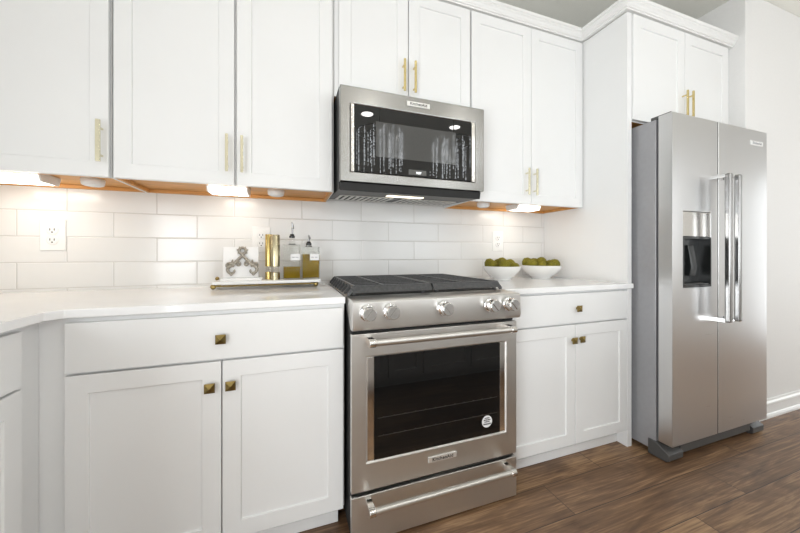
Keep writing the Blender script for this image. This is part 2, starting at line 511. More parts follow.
UY, UZ, UT = -0.3416, 1.416, 2.506
r = thing('wall_cabinet', (-1.215, 0, UZ), 'white single door wall cabinet at the far left with one pale brass pull', 'cabinet')
upper_carcass(r, -1.554, -0.8815, -0.001, UY + 0.021, UZ, UT)
d = shaker('door', r, -1.345, -0.885, UZ, UT - 0.007, UY)
bar_pull(r, d, -0.905, UY, 1.468, 1.629, M['champagne'], w=0.014)

r = thing('wall_cabinet', (-0.44, 0, UZ), 'white two-door wall cabinet above the tray and left of the microwave', 'cabinet')
upper_carcass(r, -0.8785, -0.006, -0.001, UY + 0.021, UZ, UT)
d = shaker('door', r, -0.870, -0.4425, UZ, UT - 0.007, UY); bar_pull(r, d, -0.467, UY, 1.468, 1.629, M['champagne'])
d = shaker('door', r, -0.4315, -0.0165, UZ, UT - 0.007, UY); bar_pull(r, d, -0.408, UY, 1.468, 1.629, M['champagne'])

r = thing('wall_cabinet', (0.38, 0, 1.90), 'short white two-door wall cabinet directly above the microwave', 'cabinet')
upper_carcass(r, -0.003, 0.764, -0.001, UY + 0.021, 1.892, UT)
d = shaker('door', r, 0.0175, 0.379, 1.90, UT - 0.007, UY); bar_pull(r, d, 0.351, UY, 1.955, 2.121, M['brass'])
d = shaker('door', r, 0.3845, 0.757, 1.90, UT - 0.007, UY); bar_pull(r, d, 0.411, UY, 1.955, 2.121, M['brass'])

r = thing('wall_cabinet', (1.19, 0, UZ), 'tall white two-door wall cabinet between the microwave and the tall end panel', 'cabinet')
upper_carcass(r, 0.766, 1.618, -0.001, UY + 0.021, UZ, UT)
d = shaker('door', r, 0.769, 1.1895, UZ, UT - 0.007, UY); bar_pull(r, d, 1.150, UY, 1.468, 1.629, M['champagne'])
d = shaker('door', r, 1.1925, 1.612, UZ, UT - 0.007, UY); bar_pull(r, d, 1.210, UY, 1.468, 1.629, M['champagne'])

r = thing('wall_cabinet', (2.12, 0, 1.888), 'deep white two-door cabinet above the steel refrigerator', 'cabinet')
upper_carcass(r, 1.657, 2.581, -0.001, -0.6145, 1.884, UT)
bm = B(2.582, 2.6285, -0.6145, -0.58, 1.884, UT); build('filler', bm, M['paint'], r)
d = shaker('door', r, 1.6585, 2.1195, 1.888, 2.497, -0.6355, rail=0.064); bar_pull(r, d, 2.095, -0.6355, 1.94, 2.118, M['brass'])
d = shaker('door', r, 2.1235, 2.579, 1.888, 2.497, -0.6355, rail=0.064); bar_pull(r, d, 2.150, -0.6355, 1.94, 2.122, M['brass'])

# tall end panel beside the refrigerator
bm = NB()
box(bm, 1.620, 1.655, -0.627, -0.0005, 0.001, 2.505)
tag(build('end_panel', bm, M['paint'], bevel=0.0012), 'tall plain white panel standing between the counter and the refrigerator', 'panel')

# ------------------------------------------------------------------ base cabinets
BY = -0.632


def base_box(root, x0, x1, yf, top=0.9115):
    bm = NB()
    box(bm, x0, x1, yf, -0.004, 0.09, top)
    build('carcass', bm, M['paint'], root)


r = thing('base_cabinet', (-0.44, -0.3, 0), 'white base cabinet left of the range with a wide drawer above two doors', 'cabinet')
base_box(r, -0.948, -0.003, BY + 0.0205)
d = shaker('drawer', r, -0.870, -0.0095, 0.740, 0.897, BY, flat=True); pyramid_knob(r, d, -0.44, BY, 0.814)
d = shaker('door', r, -0.870, -0.4415, 0.093, 0.732, BY); pyramid_knob(r, d, -0.474, BY, 0.647)
d = shaker('door', r, -0.4375, -0.0095, 0.093, 0.732, BY); pyramid_knob(r, d, -0.409, BY, 0.647)
bm = NB(); box(bm, -0.919, -0.022, -0.566, -0.54, 0.001, 0.089); box(bm, -0.919, -0.022, -0.578, -0.566, 0.001, 0.048)
build('toe_kick', bm, M['paint'], r, bevel=0.003)

# leg of the L on the left: its doors face +X
r = thing('base_cabinet', (-1.2, -1.17, 0), 'white base cabinet at the left edge, turned toward the range', 'cabinet')
bm = NB(); box(bm, -1.556, -0.9485, -1.70, -0.005, 0.09, 0.9115); box(bm, -0.9484, -0.9395, -1.70, -0.6125, 0.09, 0.9115)
build('carcass', bm, M['paint'], r)


def side_front(name, y0, y1, z0, z1, flat=False):
    bm = NB(); w = y1 - y0
    if flat: box(bm, 0, w, 0, 0.02, 0, z1 - z0)
    else: recess_plate(bm, w, z1 - z0, 0.02, (0.059, w - 0.059, 0.059, z1 - z0 - 0.059), 0.007, 0.0015)
    move(bm, Matrix.Rotation(R(90), 4, 'Z')); move(bm, T(-0.919, y0, z0))
    return build(name, bm, M['paint'], r, bevel=0.0016)


side_front('drawer', -1.19, -0.711, 0.741, 0.897, True)
side_front('door', -1.19, -0.711, 0.093, 0.734)
side_front('drawer', -1.69, -1.195, 0.741, 0.897, True)
side_front('door', -1.69, -1.195, 0.093, 0.734)
build('toe_kick', B(-1.2, -0.985, -1.70, -0.62, 0.001, 0.089), M['paint'], r)

r = thing('base_cabinet', (1.2, -0.3, 0), 'white base cabinet between the range and the refrigerator, drawer over two doors', 'cabinet')
base_box(r, 0.771, 1.619, -0.607)
d = shaker('drawer', r, 0.774, 1.617, 0.744, 0.901, -0.628, flat=True); pyramid_knob(r, d, 1.236, -0.628, 0.822)
d = shaker('door', r, 0.774, 1.2215, 0.099, 0.735, -0.628); pyramid_knob(r, d, 1.203, -0.628, 0.655)
d = shaker('door', r, 1.2255, 1.617, 0.099, 0.735, -0.628); pyramid_knob(r, d, 1.258, -0.628, 0.657)
bm = NB(); box(bm, 0.774, 1.619, -0.556, -0.53, 0.001, 0.089); box(bm, 0.774, 1.619, -0.568, -0.556, 0.001, 0.048)
build('toe_kick', bm, M['paint'], r, bevel=0.003)

# ------------------------------------------------------------------ worktops
CT, CB = 0.9407, 0.9125
L_ = [(-1.555, -0.0005), (-0.0015, -0.0005), (-0.0015, -0.6349), (-0.868, -0.6349), (-0.897, -0.668), (-0.897, -1.72), (-1.555, -1.72)]
bm = prism(NB(), L_, lambda p, t: (p[0], p[1], t), CB, CT)
tag(build('countertop', bm, M['quartz'], bevel=0.004), 'white quartz worktop left of the range, turning the corner at left', 'countertop')
bm = prism(NB(), [(0.7685, -0.0005), (0.7685, -0.6349), (1.662, -0.6349), (1.662, -0.6275), (1.619, -0.6275), (1.619, -0.0005)], lambda p, t: (p[0], p[1], t), CB, CT)
tag(build('countertop', bm, M['quartz'], bevel=0.003), 'short white quartz worktop under the two moss bowls, right of the range', 'countertop')

# ------------------------------------------------------------------ range
r = thing('range', (0.385, -0.38, 0), 'stainless steel slide-in gas range with black grates and oven below', 'range')
RX0, RX1 = 0.006, 0.764
bm = NB(); box(bm, RX0 + 0.002, RX1 - 0.002, -0.695, -0.02, 0.03, 0.92)
for x in (0.05, 0.72):
    for y in (-0.62, -0.08): cyl(bm, (x, y, 0.0005), (x, y, 0.03), 0.02, 16)
build('body', bm, M['black'], r)
# sloping control panel with a rounded top edge and a lip
pp = [(-0.60, 0.9385), (-0.728, 0.9385), (-0.738, 0.937), (-0.745, 0.931), (-0.749, 0.842), (-0.743, 0.829), (-0.732, 0.824), (-0.70, 0.824), (-0.60, 0.90)]
bm = prism(NB(), pp, lambda p, t: (t, p[0], p[1]), 0.006, 0.764)
cpn = build('control_panel', bm, M['steel'], r, bevel=0.0015)
for x in (0.062, 0.152, 0.380, 0.602, 0.698):
    bm = NB()
    lathe(bm, [(0.030, 0.0), (0.031, 0.004), (0.028, 0.007), (0.0225, 0.009), (0.022, 0.012), (0.026, 0.015), (0.0268, 0.036), (0.0245, 0.041), (0.0225, 0.0425)], 40)
    box(bm, -0.004, 0.004, -0.0215, 0.0215, 0.042, 0.0455)
    move(bm, Matrix.Rotation(R(90), 4, 'X') @ Matrix.Rotation(R(-40 if x < 0.3 else 40), 4, 'Z')); move(bm, T(x, -0.7475, 0.893))
    build('control_knob', bm, M['chrome'], r, cpn, smooth=True)
# cooktop
bm = NB(); box(bm, RX0, RX1, -0.599, -0.012, 0.9215, 0.9385)
build('cooktop', bm, M['steel'], r, bevel=0.002)
bm = NB(); box(bm, 0.022, 0.748, -0.606, -0.05, 0.939, 0.9405)
build('burner_well', bm, M['black'], r)
for (x, y, q) in ((0.15, -0.46, 0.045), (0.15, -0.18, 0.036), (0.62, -0.46, 0.052), (0.62, -0.18, 0.036), (0.385, -0.32, 0.05)):
    bm = NB(); lathe(bm, [(q + 0.008, 0), (q + 0.006, 0.012), (q, 0.013), (q, 0.02), (q - 0.006, 0.024)], 32, (x, y, 0.9406))
    build('burner_cap', bm, M['iron'], r, smooth=True)
# two cast-iron grates: bars along X with ends that bend down, rails along Y
for (x0, x1) in ((0.008, 0.381), (0.388, 0.760)):
    bm = NB(); zt = 0.982; fl_ = (0.006 if x0 < 0.2 else 0.0); fr_ = (0.006 if x1 > 0.6 else 0.0)
    ys = [-0.615 + 0.565 * i / 8 for i in range(9)]
    for i, y in enumerate(ys):
        w = 0.012 if i in (0, 8) else 0.0085
        a0 = 0.026 if x0 < 0.2 else 0.0; a1 = 0.026 if x1 > 0.6 else 0.0
        pts = [(x0 + a0, zt), (x1 - a1, zt)] if True else []
        # profile in XZ: top bar with sloping end fingers down to the cooktop on the outer side
        poly = [(x0, 0.9415), (x0 + 0.010, 0.9415), (x0 + a0 + 0.006, zt - 0.016)] if a0 else [(x0, zt - 0.016)]
        poly += [(x1 - a1 - 0.006, zt - 0.016), (x1 - 0.010, 0.9415), (x1, 0.9415)] if a1 else [(x1, zt - 0.016)]
        poly += [(x1, 0.952), (x1 - a1, zt)] if a1 else [(x1, zt)]
        poly += [(x0 + a0, zt), (x0, 0.952)] if a0 else [(x0, zt)]
        prism(bm, poly, lambda p, t: (p[0], t, p[1]), y - w / 2, y + w / 2)
    # Y rails
    for x in (x0 + (0.030 if x0 < 0.2 else 0.005), (x0 + x1) / 2 - 0.03, x1 - (0.030 if x1 > 0.6 else 0.005)):
        box(bm, x - 0.005, x + 0.005, -0.615, -0.05, zt - 0.017, zt + 0.0004)
    # sloped front skirt bar and feet
    fy = -0.621
    prism(bm, [(-0.612, zt), (-0.624, zt - 0.006), (-0.640, zt - 0.028), (-0.632, zt - 0.030), (-0.612, zt - 0.012)], lambda p, t: (t, p[0], p[1]), x0 + 0.02 * (x0 < 0.2), x1 - 0.02 * (x1 > 0.6))
    for x in (x0 + 0.03, x1 - 0.03):
        for y in (-0.60, -0.07): box(bm, x - 0.007, x + 0.007, y - 0.007, y + 0.007, 0.941, zt - 0.012)
    build('grate', bm, M['iron'], r, bevel=0.0018)

# oven door
dz0, dz1, DY = 0.206, 0.808, -0.720
bm = NB(); recess_plate(bm, RX1 - RX0, dz1 - dz0, 0.022, (0.056, RX1 - RX0 - 0.056, 0.104, 0.514), 0.006, 0.004)
move(bm, T(RX0, DY, dz0))
dr = build('oven_door', bm, M['steel'], r, bevel=0.003)
for xa, xb in ((0.068, 0.0945), (0.6755, 0.702)):
    build('window_trim', B(xa, xb, DY + 0.003, DY + 0.0058, 0.318, 0.714), M['steel_polished'], r, dr, bevel=0.001)
bm = B(0.095, 0.675, DY + 0.0025, DY + 0.0058, 0.316, 0.716)
build('oven_window', bm, M['black_gloss'], r, dr, bevel=0.001)
rack = add_noise_variation(mat('rack behind dark glass', (0.05, 0.045, 0.04), 0.4), 20, 0.1)
for z in (0.405, 0.475):
    bm = NB(); box(bm, 0.11, 0.66, DY + 0.0019, DY + 0.0024, z, z + 0.0018)
    for k in range(12): box(bm, 0.13 + k * 0.045, 0.134 + k * 0.045, DY + 0.0019, DY + 0.0024, z + 0.0012, z + 0.005)
    build('oven_rack', bm, rack, r, dr)


def handle(z, sub, y=-0.778):
    bm = NB(); cyl(bm, (0.076, y, z), (0.694, y, z), 0.0125, 24)
    build('handle', bm, M['steel_satin'], r, sub, smooth=True)
    for x, s in ((0.072, 1), (0.698, -1)):
        bm = NB()
        cyl(bm, (x - 0.012, y, z), (x + 0.012, y, z), 0.0155, 24)
        prism(bm, [(y, z + 0.0145), (y, z - 0.0145), (DY - 0.004, z - 0.011), (DY + 0.001, z - 0.013), (DY + 0.001, z + 0.013), (DY - 0.004, z + 0.011)], lambda p, t: (t, p[0], p[1]), x - 0.011, x + 0.011)
        build('handle_mount', bm, M['steel_polished'], r, sub, bevel=0.0015)


handle(0.786, dr)
bm = B(0.322, 0.452, DY - 0.005, DY + 0.0005, 0.257, 0.280)
build('badge', bm, M['badge'], r, dr, bevel=0.0015)
text('badge_lettering', 'KitchenAid', 0.0195, (0.387, DY - 0.0053, 0.2685), M['ink'], r, dr, wide=1.1)
bm = NB(); lathe(bm, [(0.026, 0), (0.026, 0.0006)], 40); move(bm, Matrix.Rotation(R(90), 4, 'X')); move(bm, T(0.607, DY + 0.0024, 0.375))
build('sticker', bm, M['paper'], r, dr)
bm = NB()
for z, w, h in ((0.390, 0.024, 0.0045), (0.382, 0.034, 0.005), (0.374, 0.026, 0.0045), (0.364, 0.038, 0.006)):
    x = 0.607 - w / 2
    while x < 0.607 + w / 2:
        ww = random.uniform(0.003, 0.007); box(bm, x, min(x + ww, 0.607 + w / 2), DY + 0.0012, DY + 0.0017, z - h / 2, z + h / 2); x += ww + 0.0014
build('sticker_print', bm, M['ink'], r, dr)
# warming drawer
bm = NB(); box(bm, RX0, RX1, DY, -0.697, 0.012, 0.190)
dw = build('drawer', bm, M['steel'], r, bevel=0.003)
handle(0.168, dw)

# ------------------------------------------------------------------ microwave over the range
r = thing('microwave', (0.38, -0.22, 1.41), 'stainless steel over-range microwave with black glass door', 'microwave')
MX0, MX1 = 0.003, 0.761
bm = NB()
prism(bm, [(-0.428, 1.886), (-0.012, 1.886), (-0.012, 1.440), (-0.428, 1.414)], lambda p, t: (t, p[0], p[1]), MX0 + 0.001, MX1 - 0.001)
build('body', bm, M['black'], r)
MY = -0.472
bm = NB(); recess_plate(bm, MX1 - MX0, 1.877 - 1.443, 0.042, (0.042, 0.708, 0.041, 0.358), 0.006, 0.006)
move(bm, T(MX0, MY, 1.443))
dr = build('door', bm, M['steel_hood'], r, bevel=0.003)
bm = B(0.068, 0.682, MY + 0.002, MY + 0.0058, 1.491, 1.796)
build('glass', bm, M['black_glass'], r, dr, bevel=0.001)
for xa, xb in ((0.050, 0.0665), (0.6835, 0.704)):
    build('door_trim', B(xa, xb, MY - 0.003, MY + 0.0058, 1.487, 1.798), M['steel_polished'], r, dr, bevel=0.003)
bm = B(0.169, 0.592, MY + 0.0012, MY + 0.0018, 1.568, 1.732)
build('viewing_window', bm, M['window_mesh'], r, dr)
bm = B(0.333, 0.427, MY + 0.0012, MY + 0.0018, 1.497, 1.522)
build('display', bm, add_noise_variation(mat('grey display', (0.11, 0.11, 0.105), 0.1), 20, 0.05), r, dr)
text('display_digits', '9:07', 0.016, (0.386, MY + 0.001, 1.507), M['digits'], r, dr)
for x in (0.445, 0.465):
    for z in (1.502, 1.517): build('touch_key', B(x, x + 0.006, MY + 0.0014, MY + 0.0018, z, z + 0.003), M['ink_grey'], r, dr)
bm = B(0.322, 0.444, MY - 0.005, MY + 0.0005, 1.828, 1.852)
build('badge', bm, M['badge'], r, dr, bevel=0.0015)
text('badge_lettering', 'KitchenAid', 0.0185, (0.383, MY - 0.0053, 1.8405), M['ink'], r, dr, wide=1.08)
# dark chin, underside plate with filters and lamp (the underside slopes up to the wall)
bm = NB(); prism(bm, [(-0.455, 1.4415), (-0.429, 1.4415), (-0.429, 1.408), (-0.448, 1.4045)], lambda p, t: (t, p[0], p[1]), MX0 + 0.004, MX1 - 0.01)
build('chin', bm, M['black'], r, bevel=0.002)
SL = (1.436 - 1.412) / 0.41
und = lambda y, o: 1.412 + (y + 0.425) * SL - o


def slab(bm, x0, x1, y0, y1, o0, o1):
    prism(bm, [(y0, und(y0, o0)), (y1, und(y1, o0)), (y1, und(y1, o1)), (y0, und(y0, o1))], lambda p, t: (t, p[0], p[1]), x0, x1)


bm = NB(); slab(bm, MX0 + 0.002, MX1 - 0.002, -0.425, -0.014, -0.0015, 0.002)
up = build('underside_plate', bm, M['grey_plastic'], r)
for (a, b_) in ((0.045, 0.325), (0.395, 0.715)):
    bm = NB(); slab(bm, a, b_, -0.25, -0.03, 0.0022, 0.0032)
    g = build('vent_filter', bm, M['slot'], r, up)
    bm = NB(); n = 9
    for k in range(n + 1):
        x = a + (b_ - a) * k / n; slab(bm, x - 0.007, x + 0.007, -0.245, -0.035, 0.0033, 0.007)
    slab(bm, a, b_, -0.258, -0.245, 0.0033, 0.007); slab(bm, a, b_, -0.035, -0.022, 0.0033, 0.007)
    build('vent_slats', bm, M['steel'], r, up)
bm = NB(); slab(bm, 0.27, 0.47, -0.34, -0.30, 0.0022, 0.006)
build('hood_lamp', bm, M['lamp_hood'], r, up)

# ------------------------------------------------------------------ refrigerator
r = thing('refrigerator', (2.13, -0.42, 0), 'stainless steel side-by-side refrigerator with ice and water dispenser', 'refrigerator')
bm = B(1.682, 2.577, -0.738, -0.06, 0.03, 1.848)
build('body', bm, M['grey_paint'], r, bevel=0.004)
FY, FT = -0.8166, 0.068
bm = NB(); recess_plate(bm, 2.0735 - 1.683, 1.861 - 0.092, FT, (0.086, 0.331, 0.838, 1.250), 0.055)
move(bm, T(1.683, FY, 0.092))
fd = build('freezer_door', bm, M['steel_fridge'], r, bevel=0.003, seg=2)
build('door_gasket', B(2.0738, 2.0838, FY + 0.002, FY + FT, 0.093, 1.860), M['black'], r)  # black strip that paints the shade in the gap between the doors
bm = B(2.0840, 2.581, FY, FY + FT, 0.092, 1.861)
rd = build('fresh_food_door', bm, M['steel_fridge'], r, bevel=0.003, seg=2)
# dispenser: bright control panel above a black cavity
x0, x1 = 1.7695, 2.0135
bm = B(x0, x1, FY + 0.003, FY + 0.05, 1.205, 1.3415)
build('dispenser_control_panel', bm, M['steel_polished'], r, fd, bevel=0.004)
bm = NB()
recess_plate(bm, x1 - x0, 1.204 - 0.9305, 0.056, (0.008, x1 - x0 - 0.008, 0.012, 1.204 - 0.9305 - 0.01), 0.052)
move(bm, T(x0, FY - 0.0015, 0.9305))
build('dispenser_cavity', bm, M['black_plastic'], r, fd)
bm = NB(); prism(bm, [(0.05, 0), (0.05, 0.17), (0.028, 0.17), (0.012, 0.05), (0.02, 0.0)], lambda p, t: (t, FY + p[0], 0.99 + p[1]), 1.865, 1.915)
build('dispenser_paddle', bm, M['black_plastic'], r, fd, bevel=0.003)
bm = B(x0 + 0.012, x1 - 0.012, FY + 0.004, FY + 0.049, 0.9435, 0.949)
build('drip_tray', bm, M['grey_plastic'], r, fd, bevel=0.002)
# handles
for x, d, lab in ((2.030, fd, None), (2.118, rd, None)):
    bm = NB()
    box(bm, x - 0.015, x + 0.015, -0.898, -0.872, 0.740, 1.548)
    build('handle', bm, M['steel_bar'], r, d, bevel=0.008, seg=3)
    for z in (0.748, 1.540):
        build('handle_mount', B(x - 0.012, x + 0.012, -0.876, FY + 0.001, z - 0.011, z + 0.011), M['chrome'], r, d, bevel=0.002)
bm = B(2.398, 2.528, FY - 0.003, FY + 0.0005, 1.768, 1.795)
bd = build('badge', bm, M['white_plastic'], r, rd, bevel=0.001)
text('badge_lettering', 'KitchenAid', 0.0205, (2.466, FY - 0.0033, 1.7815), M['ink_grey'], r, rd, wide=1.02)
# hinge covers and base grille
for xa, xb in ((1.700, 1.775), (2.49, 2.56)):
    build('hinge_cover', B(xa, xb, -0.80, -0.70, 1.8485, 1.872), M['grey_plastic'], r, bevel=0.004)
bm = NB()
prism(bm, [(-0.70, 0.020), (-0.785, 0.020), (-0.792, 0.028), (-0.790, 0.078), (-0.70, 0.086)], lambda p, t: (t, p[0], p[1]), 1.80, 2.46)
build('base_grille', bm, M['grey_plastic'], r, bevel=0.003)
for xa, xb in ((1.676, 1.798), (2.462, 2.580)):
    bm = NB(); prism(bm, [(-0.70, 0.003), (-0.790, 0.003), (-0.803, 0.012), (-0.804, 0.045), (-0.780, 0.060), (-0.742, 0.086), (-0.70, 0.086)], lambda p, t: (t, p[0], p[1]), xa, xb)
    f = build('grille_foot', bm, M['grey_plastic'], r, bevel=0.004)
    bm = NB(); cyl(bm, ((xa + xb) / 2, -0.775, 0.07), ((xa + xb) / 2, -0.775, 0.0915), 0.014, 16)
    build('hinge_pin', bm, M['chrome'], r, f, smooth=True)

# ------------------------------------------------------------------ lights under the wall cabinets


def under_light(x0, x1, label):
    y0, y1, zb = -0.272, -0.150, UZ + 0.016
    t = thing('under_cabinet_light', ((x0 + x1) / 2, (y0 + y1) / 2, zb), label, 'light', 'under-cabinet bar lights')
    bm = NB()
    box(bm, x0, x1, y0, y1, zb - 0.012, zb)
    for x in (x0, x1 - 0.008): prism(bm, [(y0, zb - 0.012), (y1, zb - 0.012), (y1 - 0.012, zb - 0.036), (y0 + 0.012, zb - 0.036)], lambda p, q: (q, p[0], p[1]), x, x + 0.008)
    build('housing', bm, M['white_plastic'], t, bevel=0.001)
    bm = NB(); prism(bm, [(y0 + 0.003, zb - 0.0125), (y1 - 0.003, zb - 0.0125), (y1 - 0.014, zb - 0.034), (y0 + 0.014, zb - 0.034)], lambda p, q: (q, p[0], p[1]), x0 + 0.009, x1 - 0.009)
    build('diffuser', bm, M['lamp_warm'], t)


under_light(-1.40, -1.128, 'lit white bar light under the far left wall cabinet, cut by the photo edge')
under_light(-0.565, -0.395, 'lit white bar light under the wall cabinet above the scroll plaque')
under_light(1.15, 1.335, 'lit white bar light under the wall cabinet above the moss bowls')


def puck(x, y, label):
    t = thing('puck_light', (x, y, UZ + 0.0165), label, 'light', 'round puck lights under the wall cabinets')
    bm = NB(); lathe(bm, [(0.038, 0.0), (0.040, -0.006), (0.038, -0.022), (0.035, -0.027)], 32, (x, y, UZ + 0.0165))
    build('housing', bm, M['white_plastic'], t, smooth=True)
    bm = NB(); lathe(bm, [(0.030, -0.0272), (0.030, -0.029), (0.026, -0.0305)], 32, (x, y, UZ + 0.0165))
    build('lens', bm, M['paper'], t, smooth=True)


puck(-1.005, -0.185, 'unlit white puck under the far left wall cabinet, just left of the cabinet joint')
puck(-0.275, -0.195, 'unlit white puck under the wall cabinet, between the bar light and the microwave')
puck(0.935, -0.21, 'unlit white puck under the wall cabinet just right of the microwave')

# ------------------------------------------------------------------ outlets


def outlet(x, z, label, w=0.092, h=0.142):
    t = thing('outlet', (x, 0, z), label, 'outlet', 'duplex outlets on the backsplash')
    build('cover_plate', B(x - w / 2, x + w / 2, -0.006, 0.001, z - h / 2, z + h / 2), M['white_plastic'], t, bevel=0.003)
    for s in (-1, 1):
        zc = z + s * 0.023
        bm = NB(); lathe(bm, [(0.0205, 0), (0.0205, 0.003), (0.019, 0.004)], 28); move(bm, Matrix.Rotation(R(90), 4, 'X')); move(bm, T(x, -0.0055, zc))
        rc = build('receptacle', bm, M['white_plastic'], t, smooth=True)
        bm = NB()
        box(bm, x - 0.009, x - 0.0062, -0.0102, -0.0094, zc - 0.002, zc + 0.008); box(bm, x + 0.0062, x + 0.009, -0.0102, -0.0094, zc - 0.002, zc + 0.008)
        cyl(bm, (x, -0.0102, zc - 0.0095), (x, -0.0094, zc - 0.0095), 0.0032, 12)
        build('slots', bm, M['slot'], t, rc)
    bm = NB(); cyl(bm, (x, -0.0075, z), (x, -0.0055, z), 0.003, 12); build('screw', bm, M['badge'], t)


outlet(-1.233, 1.198, 'white duplex outlet on bare tile at the left, below the bar light')
outlet(-0.357, 1.190, 'white duplex outlet partly hidden behind the scroll plaque and pepper mill')
outlet(1.197, 1.202, 'white duplex outlet above the moss bowls')

# ------------------------------------------------------------------ tray and what stands on it
TX0, TX1, TY0, TY1, TZ = -0.553, -0.058, -0.215, -0.045, 0.980
t = thing('serving_tray', ((TX0 + TX1) / 2, -0.13, CT), 'long white tray on brass rails standing on the worktop left of the range', 'tray')
build('tray_top', B(TX0, TX1, TY0, TY1, TZ - 0.014, TZ), M['marble'], t, bevel=0.002)
for y, z in ((TY0 + 0.02, 0.958), (TY1 - 0.02, 0.958)):
    bm = NB(); cyl(bm, (TX0 + 0.004, y, z), (TX1 - 0.02, y, z), 0.004, 14)
    for x in (TX0 + 0.03, TX1 - 0.045): cyl(bm, (x, y, z), (x, y, TZ - 0.013), 0.0038, 12)
    build('rail', bm, M['antique'], t, smooth=True)
for x, y, z in ((TX0 + 0.001, TY0 + 0.02, 0.9555), (TX1 - 0.022, TY0 + 0.02, 0.9555), (TX0 + 0.001, TY1 - 0.02, 0.9555), (TX1 - 0.022, TY1 - 0.02, 0.9555), (TX0 - 0.006, TY1 - 0.02, 0.985)):
    bm = NB(); bmesh.ops.create_icosphere(bm, subdivisions=3, radius=0.0125 if z < 0.97 else 0.010, matrix=T(x, y, z))
    build('foot' if z < 0.97 else 'end_knob', bm, M['antique'], t, smooth=True)

# white plaque with a pewter scroll shaped like a letter A
t = thing('scroll_plaque', (-0.44, -0.13, TZ), 'white plaque with a pewter scroll ornament standing on the left of the tray', 'plaque')
build('plaque', B(-0.521, -0.361, -0.135, -0.121, 0.993, 1.146), M['marble'], t, bevel=0.001)
build('base', B(-0.526, -0.344, -0.178, -0.100, TZ + 0.0003, 0.9925), M['marble'], t, bevel=0.001)


def spiral(cx, cz, r0, r1, a0, a1, n=26):
    return [(cx + (r0 + (r1 - r0) * i / n) * math.cos(a0 + (a1 - a0) * i / n), -0.143, cz + (r0 + (r1 - r0) * i / n) * math.sin(a0 + (a1 - a0) * i / n)) for i in range(n + 1)]


bm = NB(); OX, OZ = -0.4335, 1.0
for s in (-1, 1):
    mir = lambda pts: [(OX + s * (p[0]), p[1], OZ + p[2]) for p in pts]
    # main leg from the crossing down into a C scroll
    leg = [(-0.010, -0.143, 0.118), (0.006, -0.143, 0.098), (0.024, -0.143, 0.078), (0.036, -0.143, 0.062)]
    tube(bm, mir(leg), [0.0055, 0.007, 0.008, 0.008], 8)
    tube(bm, mir(spiral(0.046, 0.030, 0.026, 0.008, R(110), R(-200))), [0.0095 - 0.005 * i / 26 for i in range(27)], 8)
    tube(bm, mir(spiral(0.062, 0.052, 0.018, 0.004, R(200), R(-120))), [0.0075 - 0.004 * i / 26 for i in range(27)], 8)
    tube(bm, mir(spiral(0.020, 0.060, 0.012, 0.003, R(60), R(400))), [0.007 - 0.004 * i / 26 for i in range(27)], 8)
    tube(bm, mir([(0.036, -0.143, 0.062), (0.046, -0.143, 0.072), (0.044, -0.143, 0.084)]), [0.007, 0.006, 0.002], 8)
    # loop at the top with leaf tips
    tube(bm, mir(spiral(0.0, 0.128, 0.016, 0.014, R(-100), R(100))), 0.007, 8)
    for a in (10, 55, -35):
        ca, sa = math.cos(R(a)), math.sin(R(a))
        tube(bm, mir([(0.015 * ca, -0.143, 0.128 + 0.015 * sa), (0.027 * ca, -0.143, 0.128 + 0.024 * sa)]), [0.0065, 0.002], 8)
    bmesh.ops.create_icosphere(bm, subdivisions=2, radius=0.008, matrix=T(OX + s * 0.050, -0.143, OZ + 0.010))
build('scroll_ornament', bm, M['pewter'], t, smooth=True)

# two pepper mills


def mill(x, y, rr, top, sleeve, label):
    t = thing('pepper_mill', (x, y, TZ), label, 'mill', 'mills on the tray')
    z0 = TZ + 0.0004
    bm = NB(); lathe(bm, [(rr, 0), (rr, 0.036), (rr * 0.9, 0.038)], 32, (x, y, z0)); build('grinder_base', bm, sleeve, t, smooth=True)
    bm = NB(); lathe(bm, [(rr * 0.8, 0.0385), (rr * 0.8, 0.066)], 28, (x, y, z0)); build('clear_barrel', bm, M['acrylic'], t, smooth=True)
    bm = NB(); lathe(bm, [(rr * 0.93, 0.0662), (rr, 0.068), (rr, top - z0 - 0.004), (rr * 0.93, top - z0)], 32, (x, y, z0)); build('sleeve', bm, sleeve, t, smooth=True)


mill(-0.312, -0.112, 0.019, 1.214, M['mill_brass'], 'brass pepper mill on the tray, right beside the scroll plaque')
mill(-0.280, -0.158, 0.0225, 1.210, M['mill_metal'], 'steel and brass pepper mill on the tray, next to the oil bottles')

# oil bottles


